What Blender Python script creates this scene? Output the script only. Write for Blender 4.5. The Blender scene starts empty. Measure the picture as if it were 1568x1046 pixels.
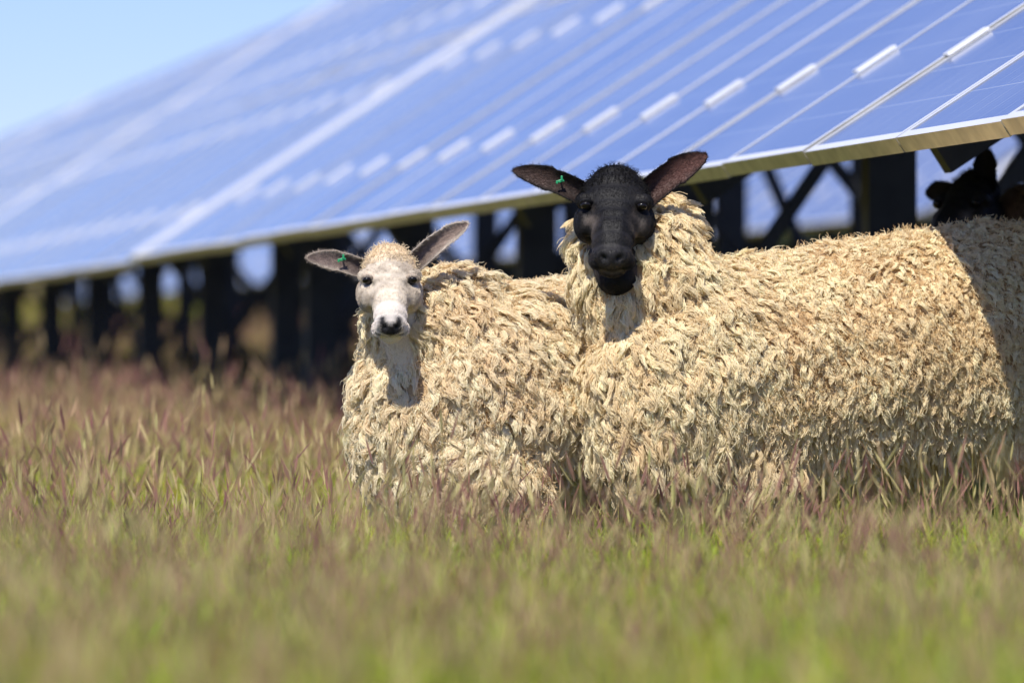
import bpy, math, random
import numpy as np
from mathutils import Vector
rng=np.random.default_rng(7); random.seed(7)
scene=bpy.context.scene
def nz(v):
    v=np.asarray(v,float); return v/np.maximum(np.linalg.norm(v,axis=-1,keepdims=True),1e-9)
# ------------------------------------------------------------ materials
def mat_new(name):
    m=bpy.data.materials.new(name); m.use_nodes=True
    nt=m.node_tree; b=nt.nodes['Principled BSDF']; return m,nt,b
def simple(name,col,rough=.6,metal=0,noise=0,scale=20,bump=0,spec=.5):
    m,nt,b=mat_new(name)
    b.inputs['Base Color'].default_value=(*col,1); b.inputs['Roughness'].default_value=rough
    b.inputs['Metallic'].default_value=metal; b.inputs['Specular IOR Level'].default_value=spec
    if noise or bump:
        tc=nt.nodes.new('ShaderNodeTexCoord'); n=nt.nodes.new('ShaderNodeTexNoise'); n.inputs['Scale'].default_value=scale
        n.inputs['Detail'].default_value=6
        nt.links.new(tc.outputs['Object'],n.inputs['Vector'])
        if noise:
            r=nt.nodes.new('ShaderNodeValToRGB'); r.color_ramp.elements[0].position=.3; r.color_ramp.elements[1].position=.7
            r.color_ramp.elements[0].color=tuple(c*(1-noise) for c in col)+(1,)
            r.color_ramp.elements[1].color=tuple(min(1,c*(1+noise)) for c in col)+(1,)
            nt.links.new(n.outputs['Fac'],r.inputs['Fac']); nt.links.new(r.outputs['Color'],b.inputs['Base Color'])
        if bump:
            bp=nt.nodes.new('ShaderNodeBump'); bp.inputs['Strength'].default_value=bump; bp.inputs['Distance'].default_value=.01
            nt.links.new(n.outputs['Fac'],bp.inputs['Height']); nt.links.new(bp.outputs['Normal'],b.inputs['Normal'])
    return m
def fur_mat(name,rough=.8,rootdark=.45,spec=.2,transl=.2,mesh=False,fmax=.55):
    m,nt,b=mat_new(name)
    at=nt.nodes.new('ShaderNodeAttribute'); at.attribute_name='col'
    col=at.outputs['Color']
    b.inputs['Roughness'].default_value=rough; b.inputs['Specular IOR Level'].default_value=spec
    if mesh:
        tc=nt.nodes.new('ShaderNodeTexCoord'); n=nt.nodes.new('ShaderNodeTexNoise'); n.inputs['Scale'].default_value=180; n.inputs['Detail'].default_value=4
        nt.links.new(tc.outputs['Object'],n.inputs['Vector'])
        bp=nt.nodes.new('ShaderNodeBump'); bp.inputs['Strength'].default_value=.5; bp.inputs['Distance'].default_value=.003
        nt.links.new(n.outputs['Fac'],bp.inputs['Height']); nt.links.new(bp.outputs['Normal'],b.inputs['Normal'])
        nt.links.new(col,b.inputs['Base Color']); return m
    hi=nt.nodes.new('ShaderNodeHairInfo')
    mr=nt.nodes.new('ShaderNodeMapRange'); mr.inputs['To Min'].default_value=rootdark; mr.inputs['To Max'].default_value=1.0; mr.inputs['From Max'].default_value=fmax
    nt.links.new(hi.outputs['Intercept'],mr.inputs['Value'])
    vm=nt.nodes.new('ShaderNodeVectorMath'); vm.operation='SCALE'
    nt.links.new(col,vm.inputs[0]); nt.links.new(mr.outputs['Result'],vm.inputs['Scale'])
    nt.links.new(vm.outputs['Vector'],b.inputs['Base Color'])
    if transl>0:
        tr=nt.nodes.new('ShaderNodeBsdfTranslucent'); nt.links.new(vm.outputs['Vector'],tr.inputs['Color'])
        mx=nt.nodes.new('ShaderNodeMixShader'); mx.inputs[0].default_value=transl
        nt.links.new(b.outputs[0],mx.inputs[1]); nt.links.new(tr.outputs[0],mx.inputs[2])
        nt.links.new(mx.outputs[0],nt.nodes['Material Output'].inputs['Surface'])
    return m
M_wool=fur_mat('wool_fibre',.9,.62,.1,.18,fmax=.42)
M_fur=fur_mat('short_hair',.5,.85,.22,.05)
M_skin=fur_mat('hair_skin',.6,mesh=True,spec=.3)
M_eye=simple('eye_gloss',(.008,.006,.005),.18,spec=.35)
M_hoof=simple('hoof_horn',(.03,.025,.02),.5,noise=.3)
M_tag=simple('tag_green',(.02,.32,.12),.4,noise=.1)
# ------------------------------------------------------------ helpers
def empty(name):
    e=bpy.data.objects.new(name,None); scene.collection.objects.link(e); return e
def mesh_obj(name,verts,faces,mats,parent=None,mi=None,smooth=False,col=None):
    me=bpy.data.meshes.new(name); me.from_pydata([tuple(v) for v in verts],[],[tuple(int(i) for i in f) for f in faces])
    for m in mats: me.materials.append(m)
    if mi is not None: me.polygons.foreach_set('material_index',np.array(mi,dtype=np.int32))
    if smooth: me.polygons.foreach_set('use_smooth',np.ones(len(me.polygons),dtype=bool))
    if col is not None:
        a=me.color_attributes.new('col','FLOAT_COLOR','POINT'); c=np.ones((len(verts),4)); c[:,:3]=col; a.data.foreach_set('color',c.ravel())
    me.update()
    o=bpy.data.objects.new(name,me); scene.collection.objects.link(o)
    if parent: o.parent=parent
    return o
import bmesh
bm=bmesh.new(); bmesh.ops.create_icosphere(bm,subdivisions=3,radius=1); bm.verts.ensure_lookup_table()
IV=np.array([v.co[:] for v in bm.verts]); IF=np.array([[v.index for v in f.verts] for f in bm.faces]); bm.free()
def blob_mesh(blobs,voxel,smooth_it=6):
    V=[];F=[];o=0
    for c,r,fr in blobs:
        V.append((IV*np.array(r))@np.array(fr)+np.array(c)); F.append(IF+o); o+=len(IV)
    V=np.vstack(V);F=np.vstack(F)
    me=bpy.data.meshes.new('tmp'); me.from_pydata(V.tolist(),[],F.tolist())
    ob=bpy.data.objects.new('tmp',me); scene.collection.objects.link(ob)
    md=ob.modifiers.new('r','REMESH'); md.mode='VOXEL'; md.voxel_size=voxel
    sm=ob.modifiers.new('s','SMOOTH'); sm.factor=.5; sm.iterations=smooth_it
    dg=bpy.context.evaluated_depsgraph_get(); m2=bpy.data.meshes.new_from_object(ob.evaluated_get(dg))
    bpy.data.objects.remove(ob)
    n=len(m2.vertices); v=np.empty(n*3); m2.vertices.foreach_get('co',v); v=v.reshape(-1,3)
    f=[list(p.vertices) for p in m2.polygons]
    nr=np.empty(n*3); m2.vertices.foreach_get('normal',nr); nr=nr.reshape(-1,3)
    return v,f,nr
I3=np.eye(3)
def chain(pts,n=5):
    out=[]; P=[np.array(p,float) for p in pts]
    for a,b in zip(P[:-1],P[1:]):
        for i in range(n):
            q=a+(b-a)*i/n; out.append((q[:3],q[3:],I3))
    out.append((P[-1][:3],P[-1][3:],I3)); return out
def sample(ob,n):
    me=ob.data; me.calc_loop_triangles(); T=np.empty(len(me.loop_triangles)*3,dtype=np.int32); me.loop_triangles.foreach_get('vertices',T); T=T.reshape(-1,3)
    v=np.empty(len(me.vertices)*3); me.vertices.foreach_get('co',v); v=v.reshape(-1,3)
    nr=np.empty(len(me.vertices)*3); me.vertices.foreach_get('normal',nr); nr=nr.reshape(-1,3)
    A=np.linalg.norm(np.cross(v[T[:,1]]-v[T[:,0]],v[T[:,2]]-v[T[:,0]]),axis=1)
    idx=rng.choice(len(T),n,p=A/A.sum()); a=rng.random((n,1)); b=rng.random((n,1)); s=a+b>1; a=np.where(s,1-a,a); b=np.where(s,1-b,b); c=1-a-b
    t=T[idx]; P=v[t[:,0]]*a+v[t[:,1]]*b+v[t[:,2]]*c; N=nz(nr[t[:,0]]*a+nr[t[:,1]]*b+nr[t[:,2]]*c)
    col=None
    if 'col' in me.attributes:
        cc=np.empty(len(v)*4); me.attributes['col'].data.foreach_get('color',cc); cc=cc.reshape(-1,4)[:,:3]; col=cc[t[:,0]]*a+cc[t[:,1]]*b+cc[t[:,2]]*c
    return P,N,col,A.sum()/2
def hair_obj(name,pts,rad,col,mat,parent):
    k,m,_=pts.shape
    hc=bpy.data.hair_curves.new(name); hc.add_curves([m]*k)
    hc.attributes['position'].data.foreach_set('vector',pts.astype(np.float32).ravel())
    ra=hc.attributes.get('radius') or hc.attributes.new('radius','FLOAT','POINT')
    ra.data.foreach_set('value',rad.astype(np.float32).ravel())
    ca=hc.attributes.new('col','FLOAT_COLOR','CURVE'); c=np.ones((k,4),dtype=np.float32); c[:,:3]=col; ca.data.foreach_set('color',c.ravel())
    hc.materials.append(mat); hc.update_tag()
    o=bpy.data.objects.new(name,hc); scene.collection.objects.link(o); o.parent=parent; return o
def lownoise(P,f,seed):
    r=np.random.default_rng(seed); s=0
    for i in range(5):
        d=nz(r.normal(size=3))*f*(.6+.9*r.random()); s=s+np.sin(P@d+r.random()*6.28)
    return s/5
def relax(P,N,R,it=3):
    from mathutils import kdtree
    for _ in range(it):
        kd=kdtree.KDTree(len(P))
        for i,p in enumerate(P): kd.insert(p,i)
        kd.balance(); D=np.zeros_like(P)
        for i,p in enumerate(P):
            for co,j,d in kd.find_n(p,4)[1:]:
                if d<R and d>1e-6: D[i]+=(p-np.array(co))/d*(R-d)*.45
        D-= (D*N).sum(1,keepdims=True)*N
        P=P+D
    return P
def wool(name,body,nl,parent,excl=(),ns=34,lenf=lambda P:.05+0*P[:,0],radf=lambda P:.013+0*P[:,0],tip=(.80,.66,.42),tan=(.60,.41,.20),flow=(0,0,-1),dark=None,under=45000):
    P,N,_,A=sample(body,int(nl*1.6))
    keep=np.ones(len(P),bool)
    for c,r in excl: keep&=np.linalg.norm((P-np.array(c)),axis=1)>r
    rr_=rng.random(len(P))
    keep&=np.where(N[:,1]>.3,rr_<.28,np.where(N[:,2]<-.15,rr_<1.0,rr_<.64))
    P=P[keep];N=N[keep]; P=relax(P,N,.017); n=len(P)
    low=np.clip((-N[:,2]-.1)/.5,0,1)[:,None]
    g=np.array(flow,float)+.20*rng.normal(size=(n,3)); tg=g-(g*N).sum(1,keepdims=True)*N
    swirl=np.stack([lownoise(P,9,1),lownoise(P,9,2),lownoise(P,9,3)],1); tg=tg+.5*(swirl-(swirl*N).sum(1,keepdims=True)*N)
    tg=nz(tg); tg=nz(tg*(1-low*.7)+np.array([0,-.25,-1.])*low)
    L=(lenf(P)*(.65+.55*rng.random(n)))[:,None]; R=(radf(P)*(.6+.75*rng.random(n)))[:,None]
    t1=nz(np.cross(N,tg)+1e-4); side=rng.choice([-1,1],(n,1))*(.2+.6*rng.random((n,1)))
    d0=nz(N*1.15+tg*.50+.20*rng.normal(size=(n,3))); d1=nz(N*.25+tg*1.0+t1*side*-.6+.16*rng.normal(size=(n,3))); d2=nz(-N*.45*(1-low)+tg*.75+t1*side*1.1+.2*rng.normal(size=(n,3)))
    e1=t1; e2=nz(np.cross(d1,e1))
    M=10; s=np.linspace(0,1,M)
    tone=np.clip(.32+.5*lownoise(P,25,5)+.3*rng.normal(size=n),0,1)[:,None]
    lc=np.array(tip)*(1-tone*.5)+np.array(tan)*tone*.5
    lc=lc*(.93+.12*rng.random((n,1)))
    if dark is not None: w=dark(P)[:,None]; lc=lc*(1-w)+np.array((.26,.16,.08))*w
    th=rng.random((n,ns))*6.28; rr=np.sqrt(rng.random((n,ns)))
    sub=rng.integers(0,3,(n,ns)); sth=rng.random((n,1))*6.28+np.array([[0,2.1,4.2]])
    ox=(rr*np.cos(th))[...,None]; oy=(rr*np.sin(th))[...,None]
    sxx=np.take_along_axis(.5*np.cos(sth),sub,1)[...,None]; syy=np.take_along_axis(.5*np.sin(sth),sub,1)[...,None]
    pts=np.empty((n,ns,M,3),dtype=np.float32)
    lj=(.78+.28*rng.random((n,ns,1))); cph=np.take_along_axis(rng.random((n,3))*6.28,sub,1)[...,None]+rng.normal(size=(n,ns,1))*.35
    frz=rng.normal(size=(n,ns,3))*(.22+(rng.random((n,ns,1))<.15)*1.6)
    tw=rng.choice([-1,1],(n,1,1))*(2.0+2.5*rng.random((n,1,1)))
    cen=P-.009*N; ctr=[cen]
    for j in range(1,M):
        t=(j-.5)/(M-1)
        d=nz(d0*max(0,1-2.2*t)+d1*(1-abs(2*t-1)**1.5)+d2*max(0,2.0*t-1.05)*1.3); cen=cen+d*L/(M-1)*1.12; ctr.append(cen)
    for j,sj in enumerate(s):
        w=(.80+.30*math.sin(math.pi*min(1,sj*1.3)))*(1-.55*max(0,(sj-.5)/.5)**1.4)
        gt=min(1,sj*1.4)*.60
        x=ox*(1-gt)+sxx*gt; y=oy*(1-gt)+syy*gt
        ca=np.cos(tw*sj); sa=np.sin(tw*sj); x,y=x*ca-y*sa,x*sa+y*ca
        off=(x*e1[:,None]+y*.8*(e2*sj+tg*(1-sj))[:,None])*R[:,None]*w
        off=off+(np.sin(cph+sj*15)*e1[:,None]+np.cos(cph+sj*15)*e2[:,None])*R[:,None]*.10*min(1,sj*2)
        pp=ctr[j][:,None]+off; r0=ctr[0][:,None]
        pp=r0+(pp-r0)*(1+(lj-1)*sj)
        pts[:,:,j]=pp+frz*.0040*sj*sj+rng.normal(size=pp.shape)*.0004*sj
    rad=np.tile((.00085*(1-.4*s))[None,:],(n*ns,1))
    col=np.repeat(lc,ns,axis=0)*(.90+.16*rng.random((n*ns,1)))
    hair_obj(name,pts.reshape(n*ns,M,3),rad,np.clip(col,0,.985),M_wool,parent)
    P,N,_,A=sample(body,under); keep=np.ones(len(P),bool)
    for c,r in excl: keep&=np.linalg.norm((P-np.array(c)),axis=1)>r
    keep&=(N[:,1]<.3)|(rng.random(len(P))<.5)
    P=P[keep];N=N[keep];n=len(P)
    d=nz(N*.7+np.array(flow)*.5+.45*rng.normal(size=(n,3))); e=nz(np.cross(d,rng.normal(size=(n,3)))); e2=np.cross(d,e); L=.028*(.5+.8*rng.random((n,1))); ph=rng.random((n,1))*6.28
    s=np.linspace(0,1,6); pts=np.stack([P-.004*N+L*d*a+.003*a*(np.cos(ph+9*a)*e+np.sin(ph+9*a)*e2) for a in s],1)
    col=(np.array(tip)*.35+np.array(tan)*.65)*(.8+.25*rng.random((n,1)))
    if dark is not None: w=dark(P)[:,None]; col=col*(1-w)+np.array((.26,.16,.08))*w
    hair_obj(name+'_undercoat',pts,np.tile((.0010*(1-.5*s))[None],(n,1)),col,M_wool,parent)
def shortfur(name,ob,n,parent,flow,length=.008,rad=.00045,jit=.25,excl=(),lift=.35):
    P,N,col,A=sample(ob,n)
    keep=np.ones(len(P),bool)
    for c,r in excl: keep&=np.linalg.norm(P-np.array(c),axis=1)>r
    P=P[keep];N=N[keep];col=col[keep];n=len(P)
    f=np.array(flow)+jit*rng.normal(size=(n,3)); t=nz(f-(f*N).sum(1,keepdims=True)*N)
    d=nz(N*lift+t); L=length*(.6+.8*rng.random((n,1)))
    s=np.linspace(0,1,4); pts=np.stack([P-.001*N+L*(d*a-N*.15*a*a) for a in s],1)
    return hair_obj(name,pts,np.tile((rad*(1-.7*s))[None],(n,1)),col*(.75+.5*rng.random((n,1))),M_fur,parent)
def ear(name,base,tip,face,W,cin,cout,parent,cup=.9,droop=.10):
    base=np.array(base,float);tip=np.array(tip,float); a=tip-base; L=np.linalg.norm(a); a=a/L
    f=np.array(face,float); f=nz(f-(f@a)*a); s=np.cross(a,f)
    nu,nv=22,13; V=[];C=[]
    for layer in (0,1):
        for i in range(nu):
            t=i/(nu-1); w=W*(.55*(1-t)**2+.98*math.sin(math.pi*min(1,.16+.80*t**1.1))**.65*(1-max(0,t-.9)*4))+.0008
            for j in range(nv):
                v=-1+2*j/(nv-1)
                curl=cup*(1.15-.75*t)
                ang=v*curl*1.25
                side=w*math.sin(ang)/max(.25,math.sin(min(1.5,curl*1.25)))*(.82 if curl>.7 else .95)
                dep=w*(1-math.cos(ang))*1.1-.16*w-droop*L*(t*t)*.6
                p=base+a*(t*L)+s*side+f*dep-f*(.0045*layer)*(1-abs(v)**6*.6)
                p=p+np.array((0,0,-1.))*droop*L*math.sin(math.pi*t)*-.5
                V.append(p); ed=abs(v)**4
                if layer==0:
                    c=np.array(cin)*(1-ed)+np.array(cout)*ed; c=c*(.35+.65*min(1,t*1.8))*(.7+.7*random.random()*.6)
                else: c=np.array(cout)
                C.append(c)
    F=[]
    def id(l,i,j): return l*nu*nv+i*nv+j
    for i in range(nu-1):
        for j in range(nv-1):
            F.append((id(0,i,j),id(0,i+1,j),id(0,i+1,j+1),id(0,i,j+1)))
            F.append((id(1,i,j),id(1,i,j+1),id(1,i+1,j+1),id(1,i+1,j)))
        for j,fl in ((0,0),(nv-1,1)):
            q=(id(0,i,j),id(1,i,j),id(1,i+1,j),id(0,i+1,j)); F.append(q if fl==0 else q[::-1])
    for j in range(nv-1): F.append((id(0,nu-1,j),id(1,nu-1,j),id(1,nu-1,j+1),id(0,nu-1,j+1)))
    o=mesh_obj(name,V,F,[M_skin],parent,smooth=True,col=np.array(C))
    shortfur(name+'_hair',o,6000,parent,a,.010,.0004,.5)
    return o,(base,a,s,f,L)
def head(parent,org,f,s0,scale,style,throat,hairn=42000,wd=1.0):
    org=np.array(org,float); f=nz(f); s=np.array(s0,float); s=nz(s-(s@f)*f); u=np.cross(s,f)
    if u[2]<0: u=-u
    fr=np.array([s,u,f]); k=scale
    def W(a,b,c): return org+(s*a*wd+u*b+f*c)*k
    def B(a,b,c,ra,rb,rc): return (W(a,b,c),(ra*k*wd,rb*k,rc*k),fr)
    bl=[B(0,-.012,.03,.068,.056,.052),B(0,-.012,.07,.072,.055,.06),B(0,-.012,.105,.068,.050,.055),
        B(0,-.010,.14,.057,.048,.050),B(0,-.006,.17,.048,.044,.050),B(0,-.008,.205,.043,.040,.045),B(0,-.014,.235,.042,.036,.036),B(0,-.006,.255,.030,.028,.020),
        B(0,-.075,.08,.050,.050,.070),B(0,-.068,.12,.046,.045,.065),B(0,-.060,.18,.036,.034,.05),B(0,-.054,.230,.032,.026,.030),B(0,-.004,.0,.05,.045,.035)]
    for sg in (-1,1):
        bl+=[B(sg*.058,.010,.080,.022,.022,.020),B(sg*.050,-.055,.085,.034,.045,.055),B(sg*.057,-.02,.12,.020,.03,.04),B(sg*.018,-.002,.250,.018,.020,.017),B(sg*.027,-.030,.236,.021,.020,.026)]
    bl+=chain(throat,6)
    v,F,nr=blob_mesh(bl,.0040,4)
    q=(v-org)@fr.T/k; a,b,c=q[:,0]/wd,q[:,1],q[:,2]
    def G(x,y,z,r): return np.exp(-(((a-x)/r[0])**2+((b-y)/r[1])**2+((c-z)/r[2])**2))
    disp=np.zeros(len(v))
    for sg in (-1,1):
        disp-=.008*k*G(sg*.060,.022,.108,(.016,.016,.012))
        disp-=.004*k*G(sg*.045,.03,.13,(.014,.02,.02))
        disp-=.010*k*G(sg*.016,.008,.268,(.007,.009,.02))
        disp-=.005*k*G(sg*.024,.020,.262,(.007,.009,.02))
        disp+=.004*k*G(sg*.020,.016,.252,(.010,.010,.012))
        disp-=.005*k*G(sg*.05,0,.165,(.025,.02,.03))
        disp+=.003*k*G(sg*.018,.03,.17,(.008,.02,.05))
    mouth=np.exp(-((b+.036-.2*np.abs(a))/.0035)**2)*(c>.20)*np.clip((.050-np.abs(a))/.02,0,1); disp-=.006*k*mouth
    phil=np.exp(-(a/.003)**2)*np.exp(-((b+.018)/.014)**2)*(c>.24); disp-=.003*k*phil
    v=v+nr*disp[:,None]
    nn=lownoise(v,45,11)[:,None]; n2=lownoise(v,120,12)[:,None]; n3=lownoise(v,300,13)[:,None]
    nostr=sum(np.exp(-((a-sg*(.016+.35*(b-.004)))/.0055)**2-((b-.008)/.011)**2)*(c>.24) for sg in (-1,1))
    if style=='black':
        col=np.array((.0085,.0078,.0082))*(1+.4*nn)
        cheek_glint=np.clip(np.exp(-((np.abs(a)-.052)/.016)**2)*np.exp(-((c-.165)/.05)**2),0,1)[:,None]*np.clip(.45+nn+n2,0,1); col=col*(1-cheek_glint)+np.array((.20,.16,.13))*cheek_glint  # cheek highlights painted brown-grey into the black coat
        rim=np.clip(np.exp(-(a/.032)**2)*np.exp(-((b+.004)/.020)**2)*(c>.235),0,1)[:,None]; col=col*(1-rim)+np.array((.055,.050,.050))*rim
        pad=np.clip(nostr*1.2,0,1)[:,None]; col=col*(1-pad)+np.array((.003,.003,.003))*pad
        li=(np.exp(-((b+.050-.2*np.abs(a))/.006)**2)*(c>.215)*np.clip((.04-np.abs(a))/.02,0,1))[:,None]; col=col*(1-li)+np.array((.09,.075,.07))*li
    else:
        col=np.array((.78,.68,.54))*(1+.08*nn)
        mott=np.clip(.50+.9*nn+.7*n2+.5*n3,0,1)*np.clip((.205-c)/.05,0,1)[:,None]; col=col*(1-.70*mott)+np.array((.28,.22,.165))*.70*mott
        up=np.clip((.055-c)/.04,0,1)[:,None]; col=col*(1-up*.7)+np.array((.80,.60,.36))*up*.7
        mz=np.clip((c-.18)/.03,0,1)[:,None]; col=col*(1-mz)+np.array((.82,.74,.65))*mz
        pad=np.clip(1.6*np.exp(-(np.abs(a)/.029)**4)*np.exp(-((b-.001)/.018)**4)*(c>.234),0,1)
        pad=np.clip(pad+nostr,0,1)[:,None]; col=col*(1-pad)+np.array((.024,.022,.024))*pad
        ns_=np.clip(nostr,0,1)[:,None]; col=col*(1-ns_)+np.array((.004,.004,.004))*ns_
        ph=np.clip(phil*1.3,0,1)[:,None]; col=col*(1-ph)+np.array((.03,.02,.02))*ph
    mo=np.clip(mouth*1.3,0,1)[:,None]; col=col*(1-mo)+np.array((.010,.008,.008))*mo
    eyer=np.clip(sum(np.exp(-(((a-sg*.058)/.017)**2+((b-.024)/.02)**2+((c-.109-.25*(.058-np.abs(a)))/.0065)**2)) for sg in (-1,1))*1.5,0,1)[:,None]; col=col*(1-eyer)+np.array((.012,.009,.008))*eyer
    tear=np.clip(sum(G(sg*.042,.034,.122,(.0035,.02,.010)) for sg in (-1,1))*.7,0,1)[:,None]; col=col*(1-tear)+np.array((.04,.03,.025))*tear
    if style!='black':
        th=np.clip((-.105-b)/.03,0,1)[:,None]; col=col*(1-th)+np.array((.74,.62,.46))*th
    ho=mesh_obj('head',v,F,[M_skin],parent,smooth=True,col=np.clip(col,0.003,1))
    ex=[(W(sg*.058,.026,.109),.0110*k) for sg in (-1,1)]+[(W(sg*.016,.006,.272),.010*k) for sg in (-1,1)]
    shortfur('head_hair',ho,hairn,parent,f,.0075,.00042,.3,ex)
    P,N_,cc,_=sample(ho,9000); qq=(P-org)@fr.T/k; m=(qq[:,2]<.035+.02*rng.random(len(P)))&(qq[:,1]>-.03); P=P[m];N_=N_[m];n=len(P)
    d=nz(N_*.7+f*.4+.5*rng.normal(size=(n,3))); e=nz(np.cross(d,rng.normal(size=(n,3)))); e2=np.cross(d,e); ph=rng.random((n,1))*6.28; Lk=.013*(.5+.8*rng.random((n,1)))
    sv=np.linspace(0,1,6); pts=np.stack([P-.002*N_+Lk*d*t+.0022*t*(np.cos(ph+9*t)*e+np.sin(ph+9*t)*e2) for t in sv],1)
    tc_=np.array((.012,.010,.009)) if style=='black' else np.array((.88,.72,.48))
    hair_obj('topknot',pts,np.tile((.0007*(1-.6*sv))[None],(n,1)),tc_*(.7+.5*rng.random((n,1))),M_fur,parent)
    for i,sg in enumerate((-1,1)):
        V=(IV*np.array((.0125,.0115,.0080))*k)@fr+W(sg*.0565,.0225,.109)
        mesh_obj('eye_%d'%(i+1),V,IF,[M_eye],parent,smooth=True)
        cc=np.array((.009,.008,.008) if style=='black' else (.55,.45,.35))
        V=(IV*np.array((.0165,.0150,.0065))*k)@fr+W(sg*.0560,.0215,.0990)
        lo_=mesh_obj('eyelid_%d'%(i+1),V,IF,[M_skin],parent,smooth=True,col=np.tile(cc,(len(V),1)))
        shortfur('eyelid_hair_%d'%(i+1),lo_,700,parent,f,.004,.0004,.3)
    return W,(s,u,f)
def leg(name,pts,parent,col):
    bl=chain([(x,y,z,r,r,r) for x,y,z,r in pts],8); v,F,nr=blob_mesh(bl,.009,4)
    c=np.tile(np.array(col),(len(v),1)); o=mesh_obj(name,v,F,[M_skin],parent,smooth=True,col=c)
    x,y,z,r=pts[-1]; V=[];n=12
    for zz,rr in ((z+.01,r*1.05),(z-.03,r*1.45)):
        for i in range(n):
            t=i/n*2*math.pi; V.append((x+rr*math.cos(t)*.85,y+rr*math.sin(t)*(1.0 if abs(math.cos(t))>.1 else .8),zz))
    F=[(i,n+i,n+(i+1)%n,(i+1)%n) for i in range(n)]+[tuple(range(n))[::-1],tuple(range(n,2*n))]
    mesh_obj(name+'_hoof',V,F,[M_hoof],parent); return o
def legs4(parent,front,rear,fwd,side,col,gz=.0,hip=.32):
    fwd=np.array(fwd);side=np.array(side)
    for nm,c,kind in (('front_leg',front,0),('hind_leg',rear,1)):
        for i,sg in enumerate((-1,1)):
            b=np.array(c)+side*sg*.11
            def P(fo,z,r): return (b[0]+fwd[0]*fo,b[1]+fwd[1]*fo,z,r)
            if kind==0: pts=[P(0,hip,.055),P(.01,.20,.032),P(.02,.16,.030),P(.01,.09,.019),P(.01,.05,.022),P(.03,gz+.03,.022)]
            else: pts=[P(0,hip,.075),P(.04,.27,.06),P(-.07,.17,.030),P(-.05,.08,.019),P(-.05,.05,.022),P(-.03,gz+.03,.022)]
            leg('%s_%d'%(nm,i+1),pts,parent,col)
def body(name,blobs,voxel,parent,col):
    v,F,nr=blob_mesh(blobs,voxel,8)
    v=v+nr*(.013*lownoise(v,14,31)+.011*lownoise(v,34,32))[:,None]
    c=np.tile(np.array(col),(len(v),1))*(1+.25*lownoise(v,40,33)[:,None])  # dark base colour paints depth into the gaps between locks
    return mesh_obj(name,v,F,[M_skin],parent,smooth=True,col=c)
def tag(parent,fr,t):
    base,a,s,f,L=fr
    p=base+a*L*t+np.array((0,0,.014)); V=[];F=[]
    def bx(c,ax,ay,az):
        o=len(V)
        for i in (-1,1):
            for j in (-1,1):
                for k in (-1,1): V.append(c+ax*i+ay*j+az*k)
        for q in ((0,1,3,2),(4,6,7,5),(0,4,5,1),(2,3,7,6),(0,2,6,4),(1,5,7,3)): F.append(tuple(o+i for i in q))
    up=np.array((0,0,1.)); rt=np.array((1.,0,0)); fw=np.array((0,-1.,0))
    bx(p+fw*.014,rt*.007+up*.002,up*.003-rt*.002,fw*.002); bx(p+fw*.016+up*.006+rt*.002,rt*.0025,up*.006,fw*.002); bx(p+fw*.016-rt*.009-up*.003,rt*.0025,up*.004,fw*.002)
    bx(p+fw*.004,rt*.002,up*.002,fw*.012)
    o=mesh_obj('ear_tag',V,F,[M_tag],parent); md=o.modifiers.new('b','BEVEL'); md.width=.0012; md.segments=2
# ------------------------------------------------------------ black faced sheep
S1=empty('black_faced_sheep')
tr=[(1.42,13.86,.60,.22,.22,.26),(1.16,13.76,.57,.27,.26,.285),(.86,13.68,.535,.27,.27,.275),(.62,13.60,.50,.27,.27,.265),(.44,13.48,.475,.245,.25,.275),(.37,13.42,.45,.20,.22,.25)]
nk=[(.42,13.48,.56,.21,.21,.20),(.33,13.43,.69,.17,.165,.13),(.300,13.45,.79,.145,.14,.10),(.345,13.50,.855,.085,.09,.05)]
bb=chain(tr,4)+chain(nk,4)+chain([(.55,13.48,.34,.16,.16,.12),(.58,13.46,.23,.11,.15,.08)],3)+chain([(1.40,13.8,.4,.17,.2,.18),(1.42,13.8,.3,.12,.18,.1)],3)
B1=body('fleece_base',bb,.018,S1,(.42,.27,.13))
hx=(.243,13.335,.940)
thr=[(.235,13.36,.84,.065,.06,.06),(.242,13.33,.77,.065,.06,.055),(.250,13.305,.71,.052,.05,.04)]
ex1=[((.235,13.30,.88),.098),((.23,13.24,.83),.088),((.225,13.2,.79),.08),((.243,13.34,.94),.105),((.245,13.27,.75),.078),((.25,13.27,.71),.045)]
chestw=lambda P: np.clip((.72-P[:,0])/.35,0,1)
TIP=(.985,.86,.57); TAN=(.77,.50,.22)
wool('fleece',B1,10200,S1,ex1,36,lenf=lambda P:.042+.026*chestw(P)+.030*np.clip((.38-P[:,2])/.12,0,1),radf=lambda P:.0120+.0055*chestw(P),
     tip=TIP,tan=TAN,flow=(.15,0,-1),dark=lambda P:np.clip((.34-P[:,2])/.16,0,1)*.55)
W1,F1=head(S1,hx,(-.05,-.70,-.71),(1,-.03,0),1.0,'black',thr,wd=1.15)
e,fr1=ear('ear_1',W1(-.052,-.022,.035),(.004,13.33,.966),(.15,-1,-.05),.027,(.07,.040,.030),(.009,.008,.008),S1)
tag(S1,fr1,.38)
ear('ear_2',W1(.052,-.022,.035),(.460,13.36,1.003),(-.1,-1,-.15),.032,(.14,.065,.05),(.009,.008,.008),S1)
legs4(S1,(.58,13.55),(1.40,13.8),(-.96,-.28),(.28,-.96),(.015,.013,.012))
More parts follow.
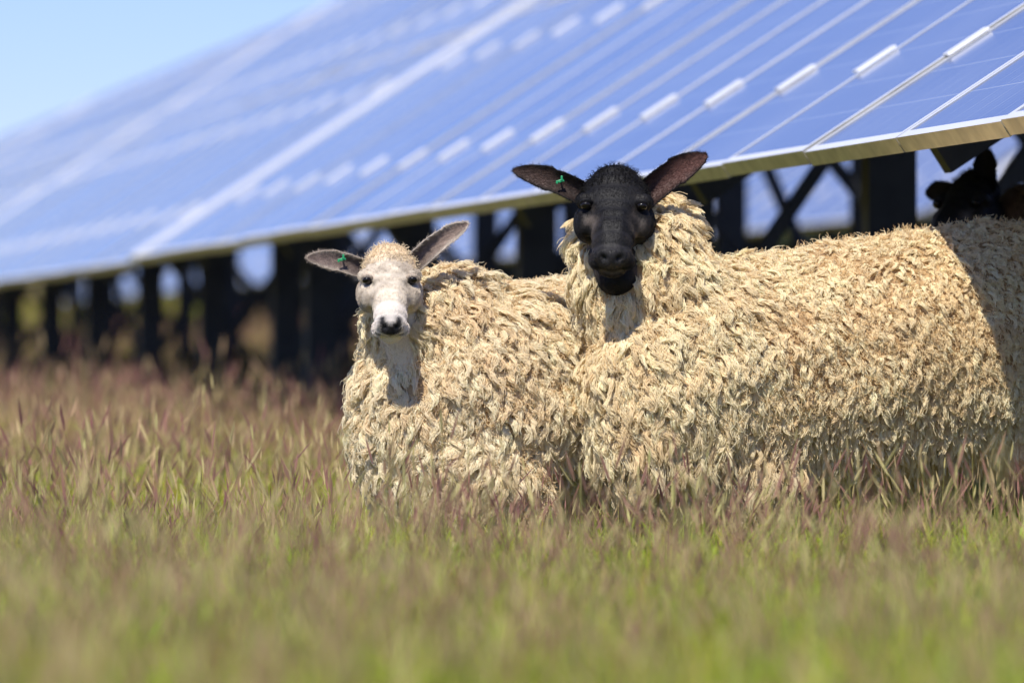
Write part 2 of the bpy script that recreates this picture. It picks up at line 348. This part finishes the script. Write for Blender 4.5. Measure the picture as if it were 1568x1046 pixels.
# ------------------------------------------------------------ white faced sheep
S2=empty('white_faced_sheep')
tr=[(.55,14.26,.46,.23,.23,.24),(.30,14.00,.465,.255,.255,.25),(.07,13.72,.44,.265,.26,.26),(-.14,13.54,.42,.24,.24,.275),(-.18,13.50,.38,.20,.2,.25)]
nk=[(-.16,13.54,.52,.20,.19,.18),(-.19,13.47,.61,.155,.14,.10),(-.14,13.50,.67,.115,.10,.075)]
bb=chain(tr,4)+chain(nk,4)+chain([(-.13,13.47,.27,.20,.17,.15),(-.10,13.48,.18,.20,.15,.08)],3)
B2=body('fleece_base',bb,.018,S2,(.45,.30,.15))
hx2=(-.288,13.34,.762)
thr2=[(-.275,13.36,.67,.055,.06,.06),(-.26,13.37,.58,.048,.05,.06),(-.245,13.37,.50,.036,.042,.05),(-.232,13.38,.45,.03,.035,.04)]
ex2=[((-.285,13.29,.71),.090),((-.285,13.23,.65),.078),((-.272,13.27,.58),.053),((-.255,13.29,.52),.043),((-.243,13.31,.47),.030),((-.288,13.34,.76),.086)]
wool('fleece',B2,8300,S2,ex2,36,lenf=lambda P:.064-.020*np.clip((P[:,0])/.3,0,1),radf=lambda P:.0175-.005*np.clip(P[:,0]/.3,0,1),
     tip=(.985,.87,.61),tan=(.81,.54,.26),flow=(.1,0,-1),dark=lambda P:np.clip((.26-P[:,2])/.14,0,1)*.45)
W2,F2=head(S2,hx2,(.03,-.68,-.73),(1,.03,0),.87,'white',thr2,wd=1.08)
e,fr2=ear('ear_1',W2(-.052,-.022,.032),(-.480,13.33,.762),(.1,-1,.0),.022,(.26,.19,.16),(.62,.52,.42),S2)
tag(S2,fr2,.42)
ear('ear_2',W2(.052,-.015,.022),(-.104,13.35,.842),(-.35,-1,-.3),.023,(.34,.25,.20),(.80,.70,.58),S2,cup=1.05)
legs4(S2,(-.14,13.54),(.45,14.15),(-.70,-.71),(.71,-.70),(.45,.38,.30))
# ------------------------------------------------------------ third sheep behind
S3=empty('brown_sheep')
tr=[(1.42,15.0,.62,.2,.24,.24),(1.65,15.15,.66,.24,.25,.28),(2.0,15.35,.66,.25,.25,.28),(2.3,15.5,.62,.22,.22,.25)]
nk=[(1.42,15.0,.76,.17,.17,.19),(1.37,14.95,.89,.10,.11,.10)]
B3=body('fleece_base',chain(tr,4)+chain(nk,4),.02,S3,(.10,.06,.035))
wool('fleece',B3,3200,S3,[((1.2,14.9,.95),.13)],22,tip=(.24,.16,.09),tan=(.10,.065,.035),under=14000)
W3,F3=head(S3,(1.22,14.92,.985),(-.45,-.62,-.64),(.8,-.6,0),1.05,'black',[(1.24,14.93,.88,.07,.07,.07),(1.32,14.95,.82,.08,.08,.08)],7000)
ear('ear_1',W3(-.05,0,.03),(1.09,14.98,.96),(0,-1,-.1),.026,(.03,.02,.015),(.008,.007,.007),S3)
ear('ear_2',W3(.04,0,.03),(1.235,14.86,1.075),(-.3,-1,0),.030,(.02,.014,.012),(.008,.007,.007),S3)
legs4(S3,(1.45,15.0),(2.2,15.4),(-.9,-.43),(.43,-.9),(.015,.013,.012))
# ------------------------------------------------------------ terrain
E0=np.array((1.134,12.6)); rd=nz(np.array((-.1915,1.0))); mm=np.array((rd[1],-rd[0]))
def sst(x,a,b):
    t=np.clip((x-a)/(b-a),0,1); return t*t*(3-2*t)
def terrain(x,y):
    q=(x-E0[0])*mm[0]+(y-E0[1])*mm[1]
    return .52*sst(q,3.2,7)+2.3*sst(y,100,135)
xs=np.unique(np.concatenate([np.linspace(-2500,-60,24),np.linspace(-60,70,131),np.linspace(70,2500,24)]))
ys=np.unique(np.concatenate([np.linspace(-60,0,13),np.linspace(0,160,161),np.linspace(160,4500,30)]))
X,Y=np.meshgrid(xs,ys); Z=terrain(X,Y); V=np.stack([X.ravel(),Y.ravel(),Z.ravel()],1); nx=len(xs)
Fg=[(j*nx+i,j*nx+i+1,(j+1)*nx+i+1,(j+1)*nx+i) for j in range(len(ys)-1) for i in range(nx-1)]
mg,nt,b=mat_new('meadow_soil'); b.inputs['Roughness'].default_value=.95
tc=nt.nodes.new('ShaderNodeTexCoord'); n1=nt.nodes.new('ShaderNodeTexNoise'); n1.inputs['Scale'].default_value=.6; n1.inputs['Detail'].default_value=10
nt.links.new(tc.outputs['Object'],n1.inputs['Vector']); r=nt.nodes.new('ShaderNodeValToRGB')
r.color_ramp.elements[0].position=.35; r.color_ramp.elements[0].color=(.13,.13,.035,1); r.color_ramp.elements[1].position=.68; r.color_ramp.elements[1].color=(.30,.25,.10,1)
nt.links.new(n1.outputs['Fac'],r.inputs['Fac']); nt.links.new(r.outputs['Color'],b.inputs['Base Color'])
mesh_obj('ground',V,Fg,[mg],smooth=True)
# ------------------------------------------------------------ grass
mgr,nt,b=mat_new('grass_blades')
at=nt.nodes.new('ShaderNodeAttribute'); at.attribute_name='col'
oi=nt.nodes.new('ShaderNodeObjectInfo'); hs=nt.nodes.new('ShaderNodeHueSaturation'); hs.inputs['Saturation'].default_value=1.08
mr=nt.nodes.new('ShaderNodeMapRange'); mr.inputs['To Min'].default_value=.490; mr.inputs['To Max'].default_value=.518; nt.links.new(oi.outputs['Random'],mr.inputs['Value'])
mv=nt.nodes.new('ShaderNodeMapRange'); mv.inputs['To Min'].default_value=.75; mv.inputs['To Max'].default_value=1.25; nt.links.new(oi.outputs['Random'],mv.inputs['Value'])
geo=nt.nodes.new('ShaderNodeNewGeometry'); pn=nt.nodes.new('ShaderNodeTexNoise'); pn.inputs['Scale'].default_value=.45; pn.inputs['Detail'].default_value=5
nt.links.new(geo.outputs['Position'],pn.inputs['Vector'])
sy=nt.nodes.new('ShaderNodeSeparateXYZ'); nt.links.new(geo.outputs['Position'],sy.inputs[0])
ry=nt.nodes.new('ShaderNodeMapRange'); ry.inputs['From Min'].default_value=11; ry.inputs['From Max'].default_value=22; ry.inputs['To Min'].default_value=-.12; ry.inputs['To Max'].default_value=.20; nt.links.new(sy.outputs['Y'],ry.inputs['Value'])
ad=nt.nodes.new('ShaderNodeMath'); ad.operation='ADD'; nt.links.new(pn.outputs['Fac'],ad.inputs[0]); nt.links.new(ry.outputs[0],ad.inputs[1])
rp=nt.nodes.new('ShaderNodeMapRange'); rp.inputs['From Min'].default_value=.36; rp.inputs['From Max'].default_value=.75; rp.inputs['To Max'].default_value=1; nt.links.new(ad.outputs[0],rp.inputs['Value'])
tint=nt.nodes.new('ShaderNodeMixRGB'); tint.blend_type='MIX'; tint.inputs[1].default_value=(1,1,1,1); tint.inputs[2].default_value=(1.12,.96,1.15,1); nt.links.new(rp.outputs[0],tint.inputs[0])
mt=nt.nodes.new('ShaderNodeMixRGB'); mt.blend_type='MULTIPLY'; mt.inputs[0].default_value=1; nt.links.new(at.outputs['Color'],mt.inputs[1]); nt.links.new(tint.outputs[0],mt.inputs[2])
nt.links.new(mr.outputs[0],hs.inputs['Hue']); nt.links.new(mv.outputs[0],hs.inputs['Value']); nt.links.new(mt.outputs[0],hs.inputs['Color'])
nt.links.new(hs.outputs[0],b.inputs['Base Color']); b.inputs['Roughness'].default_value=.55; b.inputs['Specular IOR Level'].default_value=.15
trn=nt.nodes.new('ShaderNodeBsdfTranslucent'); nt.links.new(hs.outputs[0],trn.inputs['Color']); mx=nt.nodes.new('ShaderNodeMixShader'); mx.inputs[0].default_value=.35
nt.links.new(b.outputs[0],mx.inputs[1]); nt.links.new(trn.outputs[0],mx.inputs[2]); nt.links.new(mx.outputs[0],nt.nodes['Material Output'].inputs['Surface'])
gcol=bpy.data.collections.new('grass_tufts')
def tuft(i,nb,nstem,rad):
    V=[];F=[];C=[]
    def blade(x,y,h,w,lean,az,c0,c1,seg=4):
        o=len(V); dx,dy=math.cos(az),math.sin(az); sx,sy=math.cos(az+1.57+random.uniform(-.8,.8)),math.sin(az+1.57)
        for k in range(seg+1):
            t=k/seg; px=x+dx*lean*h*t*t; py=y+dy*lean*h*t*t; pz=h*(t-.25*lean*t*t); ww=w*(1-t**1.8)*.5+.0002
            c=[c0[q]*(1-t)+c1[q]*t for q in range(3)]
            V.append((px-sx*ww,py-sy*ww,pz));V.append((px+sx*ww,py+sy*ww,pz));C.append(c);C.append(c)
        for k in range(seg): F.append((o+2*k,o+2*k+1,o+2*k+3,o+2*k+2))
        return (px,py,pz,dx*lean*1.6,dy*lean*1.6)
    for _ in range(nb):
        a=random.random()*6.28; r=rad*math.sqrt(random.random()); dry=random.random()
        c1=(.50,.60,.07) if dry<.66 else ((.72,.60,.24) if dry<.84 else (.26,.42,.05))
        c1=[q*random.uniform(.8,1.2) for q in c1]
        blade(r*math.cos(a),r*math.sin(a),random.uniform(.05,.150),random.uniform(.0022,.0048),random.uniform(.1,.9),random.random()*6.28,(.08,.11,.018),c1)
    for j in range(nstem):
        tall=j<4
        a=random.random()*6.28; r=rad*math.sqrt(random.random()); h=random.uniform(.15,.25) if tall else random.uniform(.08,.17); c=random.choice([(.60,.50,.27),(.56,.42,.25),(.42,.24,.19),(.64,.56,.28),(.34,.17,.16)])
        px,py,pz,lx,ly=blade(r*math.cos(a),r*math.sin(a),h,.0017,random.uniform(.05,.6),random.uniform(-.9,1.8),(.16,.20,.05),(.50,.47,.15),4)
        hl=random.uniform(.020,.048); hw=random.uniform(.0013,.0025)
        for q in (0,1.57):
            o=len(V); sx,sy=math.cos(q),math.sin(q)
            for t,w in ((-.1,.3),(.25,1),(.6,.8),(1,.05)):
                x=px+lx*hl*t;y=py+ly*hl*t;z=pz+hl*t
                V.append((x-sx*hw*w,y-sy*hw*w,z));V.append((x+sx*hw*w,y+sy*hw*w,z));C.append(c);C.append(c)
            for k in range(3): F.append((o+2*k,o+2*k+1,o+2*k+3,o+2*k+2))
    me=bpy.data.meshes.new('tuft_%d'%i); me.from_pydata(V,[],F); me.materials.append(mgr)
    ca=me.color_attributes.new('col','FLOAT_COLOR','POINT'); cc=np.ones((len(V),4)); cc[:,:3]=C; ca.data.foreach_set('color',cc.ravel())
    o=bpy.data.objects.new('tuft_%d'%i,me); gcol.objects.link(o)
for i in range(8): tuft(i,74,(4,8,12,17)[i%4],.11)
pts=[];sc=[]
def scatter(y0,y1,xf,dens,s):
    hw=xf(y1); n=int((y1-y0)*2*hw*dens); x=(rng.random(n)*2-1)*hw; y=y0+rng.random(n)*(y1-y0)
    z=terrain(x,y); Pn=np.stack([x,y,z],1); pts.append(Pn); sc.append(s*(.6+.8*rng.random(n))*(1+.3*lownoise(Pn,2.5,77)))
scatter(5,10,lambda y:2.2,58,1.05); scatter(10,12.6,lambda y:2.8,66,1.0); scatter(12.6,15,lambda y:2.8,70,.82); scatter(15,24,lambda y:3.8,50,1.25); scatter(24,40,lambda y:6,28,1.6); scatter(40,75,lambda y:10,12,2.1); scatter(75,120,lambda y:16,5,2.4)
pts=np.vstack(pts);sc=np.concatenate(sc)
me=bpy.data.meshes.new('grass'); me.from_pydata(pts.tolist(),[],[])
a=me.attributes.new('sc','FLOAT','POINT'); a.data.foreach_set('value',sc.astype(np.float32))
a=me.attributes.new('rz','FLOAT','POINT'); a.data.foreach_set('value',(rng.random(len(sc))*6.28).astype(np.float32))
go=bpy.data.objects.new('grass',me); scene.collection.objects.link(go)
ng=bpy.data.node_groups.new('grass_scatter','GeometryNodeTree')
ng.interface.new_socket('Geometry',in_out='INPUT',socket_type='NodeSocketGeometry'); ng.interface.new_socket('Geometry',in_out='OUTPUT',socket_type='NodeSocketGeometry')
N=ng.nodes; gi=N.new('NodeGroupInput'); gout=N.new('NodeGroupOutput'); ip=N.new('GeometryNodeInstanceOnPoints'); ci=N.new('GeometryNodeCollectionInfo')
ci.inputs['Collection'].default_value=gcol; ci.inputs['Separate Children'].default_value=True; ci.inputs['Reset Children'].default_value=True
ip.inputs['Pick Instance'].default_value=True
def na(nm):
    q=N.new('GeometryNodeInputNamedAttribute'); q.data_type='FLOAT'; q.inputs['Name'].default_value=nm; return q.outputs['Attribute']
cx=N.new('ShaderNodeCombineXYZ')
ng.links.new(na('rz'),cx.inputs['Z'])
ng.links.new(gi.outputs[0],ip.inputs['Points']); ng.links.new(ci.outputs[0],ip.inputs['Instance']); ng.links.new(cx.outputs[0],ip.inputs['Rotation'])
ng.links.new(na('sc'),ip.inputs['Scale']); ng.links.new(ip.outputs[0],gout.inputs[0])
go.modifiers.new('scatter','NODES').node_group=ng
# ------------------------------------------------------------ solar arrays
mp,nt,b=mat_new('solar_glass')
b.inputs['Roughness'].default_value=.14; b.inputs['IOR'].default_value=1.5
uv=nt.nodes.new('ShaderNodeUVMap'); sx=nt.nodes.new('ShaderNodeSeparateXYZ'); nt.links.new(uv.outputs[0],sx.inputs[0])
def line(sock,per,wid):
    m1=nt.nodes.new('ShaderNodeMath'); m1.operation='PINGPONG'; m1.inputs[1].default_value=per/2; nt.links.new(sock,m1.inputs[0])
    m2=nt.nodes.new('ShaderNodeMath'); m2.operation='LESS_THAN'; m2.inputs[1].default_value=wid; nt.links.new(m1.outputs[0],m2.inputs[0]); return m2.outputs[0]
l1=line(sx.outputs['X'],.1475,.0020); l2=line(sx.outputs['Y'],.1816,.0020); l3=line(sx.outputs['X'],.0492,.0008)
mxa=nt.nodes.new('ShaderNodeMath'); mxa.operation='MAXIMUM'; nt.links.new(l1,mxa.inputs[0]); nt.links.new(l2,mxa.inputs[1])
mxb=nt.nodes.new('ShaderNodeMath'); mxb.operation='MAXIMUM'; nt.links.new(mxa.outputs[0],mxb.inputs[0]); nt.links.new(l3,mxb.inputs[1])
mc=nt.nodes.new('ShaderNodeMixRGB'); nt.links.new(mxb.outputs[0],mc.inputs[0]); mc.inputs[1].default_value=(.035,.075,.25,1); mc.inputs[2].default_value=(.38,.43,.52,1)
tcd=nt.nodes.new('ShaderNodeTexCoord'); nd=nt.nodes.new('ShaderNodeTexNoise'); nd.inputs['Scale'].default_value=1.3; nd.inputs['Detail'].default_value=7; nt.links.new(tcd.outputs['Object'],nd.inputs['Vector'])
rdm=nt.nodes.new('ShaderNodeMapRange'); rdm.inputs['From Min'].default_value=.3; rdm.inputs['From Max'].default_value=.7; rdm.inputs['To Min'].default_value=.20; rdm.inputs['To Max'].default_value=.40; nt.links.new(nd.outputs['Fac'],rdm.inputs['Value'])
md_=nt.nodes.new('ShaderNodeMixRGB'); nt.links.new(rdm.outputs[0],md_.inputs[0]); nt.links.new(mc.outputs[0],md_.inputs[1]); md_.inputs[2].default_value=(.50,.53,.58,1)
nt.links.new(md_.outputs[0],b.inputs['Base Color'])
M_fr=simple('glint_white_frame',(.90,.90,.90),.3,.1,noise=.04,scale=8)  # sun glint on frames and clamps is put into the near-white base
M_al=simple('frame_side',(.62,.58,.46),.42,.85,noise=.2,scale=14)
M_bk=simple('backsheet',(.55,.56,.58),.6,noise=.05)
M_st=simple('shaded_steel',(.045,.047,.05),.6,.3,noise=.25,scale=9)  # near-black base: shade under the tables is put into the steel colour
tl=math.radians(33); mh3=np.array((mm[0],mm[1],0.)); rd3=np.array((rd[0],rd[1],0.)); zz=np.array((0,0,1.))
sl=mh3*math.cos(tl)+zz*math.sin(tl); nn3=np.cross(rd3,sl); nn3=nn3 if nn3[2]>0 else -nn3
MW,ML,GP=.92,2.24,.012
def array_row(nm,q0,zb,tables):
    par=empty(nm)
    for ti,(a0,nmod,dz) in enumerate(tables):
        V=[];F=[];MI=[];UV=[]
        O=np.array((E0[0],E0[1],zb+dz))+mh3*q0+rd3*a0
        def box(o,ax,ay,az,m,uv=None,mside=None):
            k=len(V)
            for i in (0,1):
                for j in (0,1):
                    for l in (0,1): V.append(o+ax*i+ay*j+az*l)
            for qi,qd in enumerate(((0,1,3,2),(4,6,7,5),(0,4,5,1),(2,3,7,6),(0,2,6,4),(1,5,7,3))):
                F.append(tuple(k+i for i in qd)); MI.append(mside if (mside is not None and qi!=5) else m)
                UV.extend([(0,0)]*4 if uv is None else [((c>>2&1)*uv[0],(c>>1&1)*uv[1]) for c in qd])
        Ed=1.06
        for r_ in range(2):
            for m_ in range(nmod):
                jt=random.uniform(-.005,.005)
                o=O+zz*Ed+rd3*(m_*(MW+GP))+sl*(r_*(ML+.02))+nn3*jt
                w=.030
                box(o+rd3*w+sl*w-nn3*.006,rd3*(MW-2*w),sl*(ML-2*w),nn3*.004,0,(MW,ML),3)
                box(o-nn3*.042,rd3*MW,sl*w,nn3*.042,1,None,2)
                box(o+sl*(ML-w)-nn3*.042,rd3*MW,sl*w,nn3*.042,1,None,2)
                box(o+sl*w-nn3*.042,rd3*w,sl*(ML-2*w),nn3*.042,1,None,2)
                box(o+sl*w+rd3*(MW-w)-nn3*.042,rd3*w,sl*(ML-2*w),nn3*.042,1,None,2)
                for cs in (.52,1.72):
                    box(o+sl*(cs-.065)+rd3*(MW-.018)+nn3*.003,rd3*.048,sl*.13,nn3*.008,1)
        Lt=nmod*(MW+GP)
        box(O+zz*Ed+rd3*(Lt+.01)-nn3*.04,rd3*.22,sl*(2*ML+.02),nn3*.05,1)
        for ps in (.52,1.72,.52+ML,1.72+ML):
            box(O+zz*Ed+sl*(ps-.03)-nn3*.115,rd3*Lt,sl*.06,nn3*.07,4)
        k=0; aa=.7
        while aa<Lt:
            Of=O+rd3*aa+zz*Ed-nn3*.235
            box(Of+sl*.25,rd3*.07,sl*3.95,nn3*.118,4)
            for ps in (.85,3.35):
                top=Of+sl*ps
                b0=np.array((top[0],top[1],-.1 if q0<3 else .3)); h=top[2]-b0[2]+.06
                box(b0,rd3*.10,mh3*.15,zz*h,4)
            p1=Of+sl*.9; p1=np.array((p1[0],p1[1],zb+.45)); p2=Of+sl*2.3; d=p2-p1; box(p1+rd3*.02,rd3*.05,nz(np.cross(d,rd3))*.05,d,4)
            p1=Of+sl*3.3; p1=np.array((p1[0],p1[1],zb+.5)); p2=Of+sl*1.9; d=p2-p1; box(p1+rd3*.08,rd3*.05,nz(np.cross(d,rd3))*.05,d,4)
            if aa+2.8<Lt and k%2==0:
                p1=Of+sl*3.35; p1=np.array((p1[0],p1[1],zb+.4)); p2=p1+rd3*2.8+zz*1.6; d=p2-p1; box(p1,mh3*.05,zz*.06,d,4)
            aa+=2.8; k+=1
        o=mesh_obj('table_%d'%(ti+1),V,F,[mp,M_fr,M_al,M_bk,M_st],par,MI)
        ul=o.data.uv_layers.new(name='UVMap'); ul.data.foreach_set('uv',np.array(UV,dtype=np.float32).ravel())
    return par
P_=MW+GP
array_row('solar_panel_array',0,0,[(.2-5*P_,22,0),(.2+17*P_+.24,18,-.02),(.2+35*P_+.48,18,-.03),(.2+53*P_+.72,12,-.04)])
array_row('solar_panel_array',6.87,.54,[(-2,30,0),(26.6,30,0),(55.2,30,0)])
array_row('solar_panel_array',13.7,.54,[(2,30,0),(30.6,20,0)])
# ------------------------------------------------------------ dark backdrop hedges, undergrowth
M_leaf=fur_mat('hedge_leaf',.7,mesh=True)
def leaves(nm,x,yy,z,sz,colr):
    n=len(x); c=np.stack([x,yy,z],1); a=nz(rng.normal(size=(n,3))); b2=nz(np.cross(a,rng.normal(size=(n,3)))); s=sz*(.5+rng.random((n,1)))
    V=np.stack([c-a*s-b2*s*.6,c+a*s-b2*s*.4,c+a*s+b2*s*.6,c-a*s+b2*s*.5],1).reshape(-1,3); F=np.arange(4*n).reshape(-1,4)
    mesh_obj(nm,V,F,[M_leaf],col=np.repeat(np.array(colr)*(.5+1.0*rng.random((n,1))),4,axis=0))
def hedge(nm,x0,x1,y,n,sz,hgt,colr,dep=2.5):
    x=x0+rng.random(n)*(x1-x0); yy=y+rng.normal(size=n)*dep*.4
    top=hgt*(.8+.22*np.sin(x*.9+1)+.15*np.sin(x*2.3)+.1*np.sin(x*5.1)); z=terrain(x,yy)+top*rng.random(n)**.8
    leaves(nm,x,yy,z,sz,colr)
hedge('dark_backdrop_hedge',-60,60,152,30000,.3,2.6,(.03,.04,.015)); hedge('dark_backdrop_hedge',-4.6,45,98,26000,.22,3.0,(.015,.02,.009))  # added dark hedges, coloured to stand in for darkness under the panels
n=60000; aa=6+rng.random(n)*62; q=1.2+rng.random(n)*2.4; x=E0[0]+rd[0]*aa+mm[0]*q; y=E0[1]+rd[1]*aa+mm[1]*q
hh=.38+.14*np.sin(aa*1.7)+.10*np.sin(aa*4.3+q*2); z=hh*rng.random(n)**.8
leaves('undergrowth',x,y,z,.035,(.03,.045,.014))
# ------------------------------------------------------------ light and sky
tosun=nz(np.array((-.32,-1.0,1.45)))
elev=math.asin(tosun[2]); az=math.atan2(tosun[0],tosun[1])
w=bpy.data.worlds.new('World'); scene.world=w; w.use_nodes=True; nt=w.node_tree
sky=nt.nodes.new('ShaderNodeTexSky'); sky.sky_type='NISHITA'; sky.sun_disc=False; sky.sun_elevation=elev; sky.sun_rotation=az; sky.air_density=.9; sky.dust_density=.1; sky.ozone_density=4.0; sky.altitude=100
mu=nt.nodes.new('ShaderNodeMixRGB'); mu.blend_type='MULTIPLY'; mu.inputs[0].default_value=1; mu.inputs[2].default_value=(.80,.82,1.2,1)
nt.links.new(sky.outputs[0],mu.inputs[1]); nt.links.new(mu.outputs[0],nt.nodes['Background'].inputs['Color']); nt.nodes['Background'].inputs['Strength'].default_value=.125
ld=bpy.data.lights.new('sun','SUN'); ld.energy=5.0; ld.angle=math.radians(.5); ld.color=(1,.95,.86)
lo=bpy.data.objects.new('sun',ld); scene.collection.objects.link(lo); lo.rotation_euler=Vector(-tosun).to_track_quat('-Z','Y').to_euler()
# ------------------------------------------------------------ camera
cd=bpy.data.cameras.new('camera'); cd.lens=200; cd.sensor_width=36; cd.clip_start=.1; cd.clip_end=8000
cd.dof.use_dof=True; cd.dof.focus_distance=13.2; cd.dof.aperture_fstop=3.0; cd.dof.aperture_blades=8
co=bpy.data.objects.new('camera',cd); scene.collection.objects.link(co); co.location=(0,0,.5); co.rotation_euler=(math.radians(90.276),0,0)
scene.camera=co
scene.view_settings.view_transform='Standard'; scene.view_settings.look='None'; scene.view_settings.exposure=0
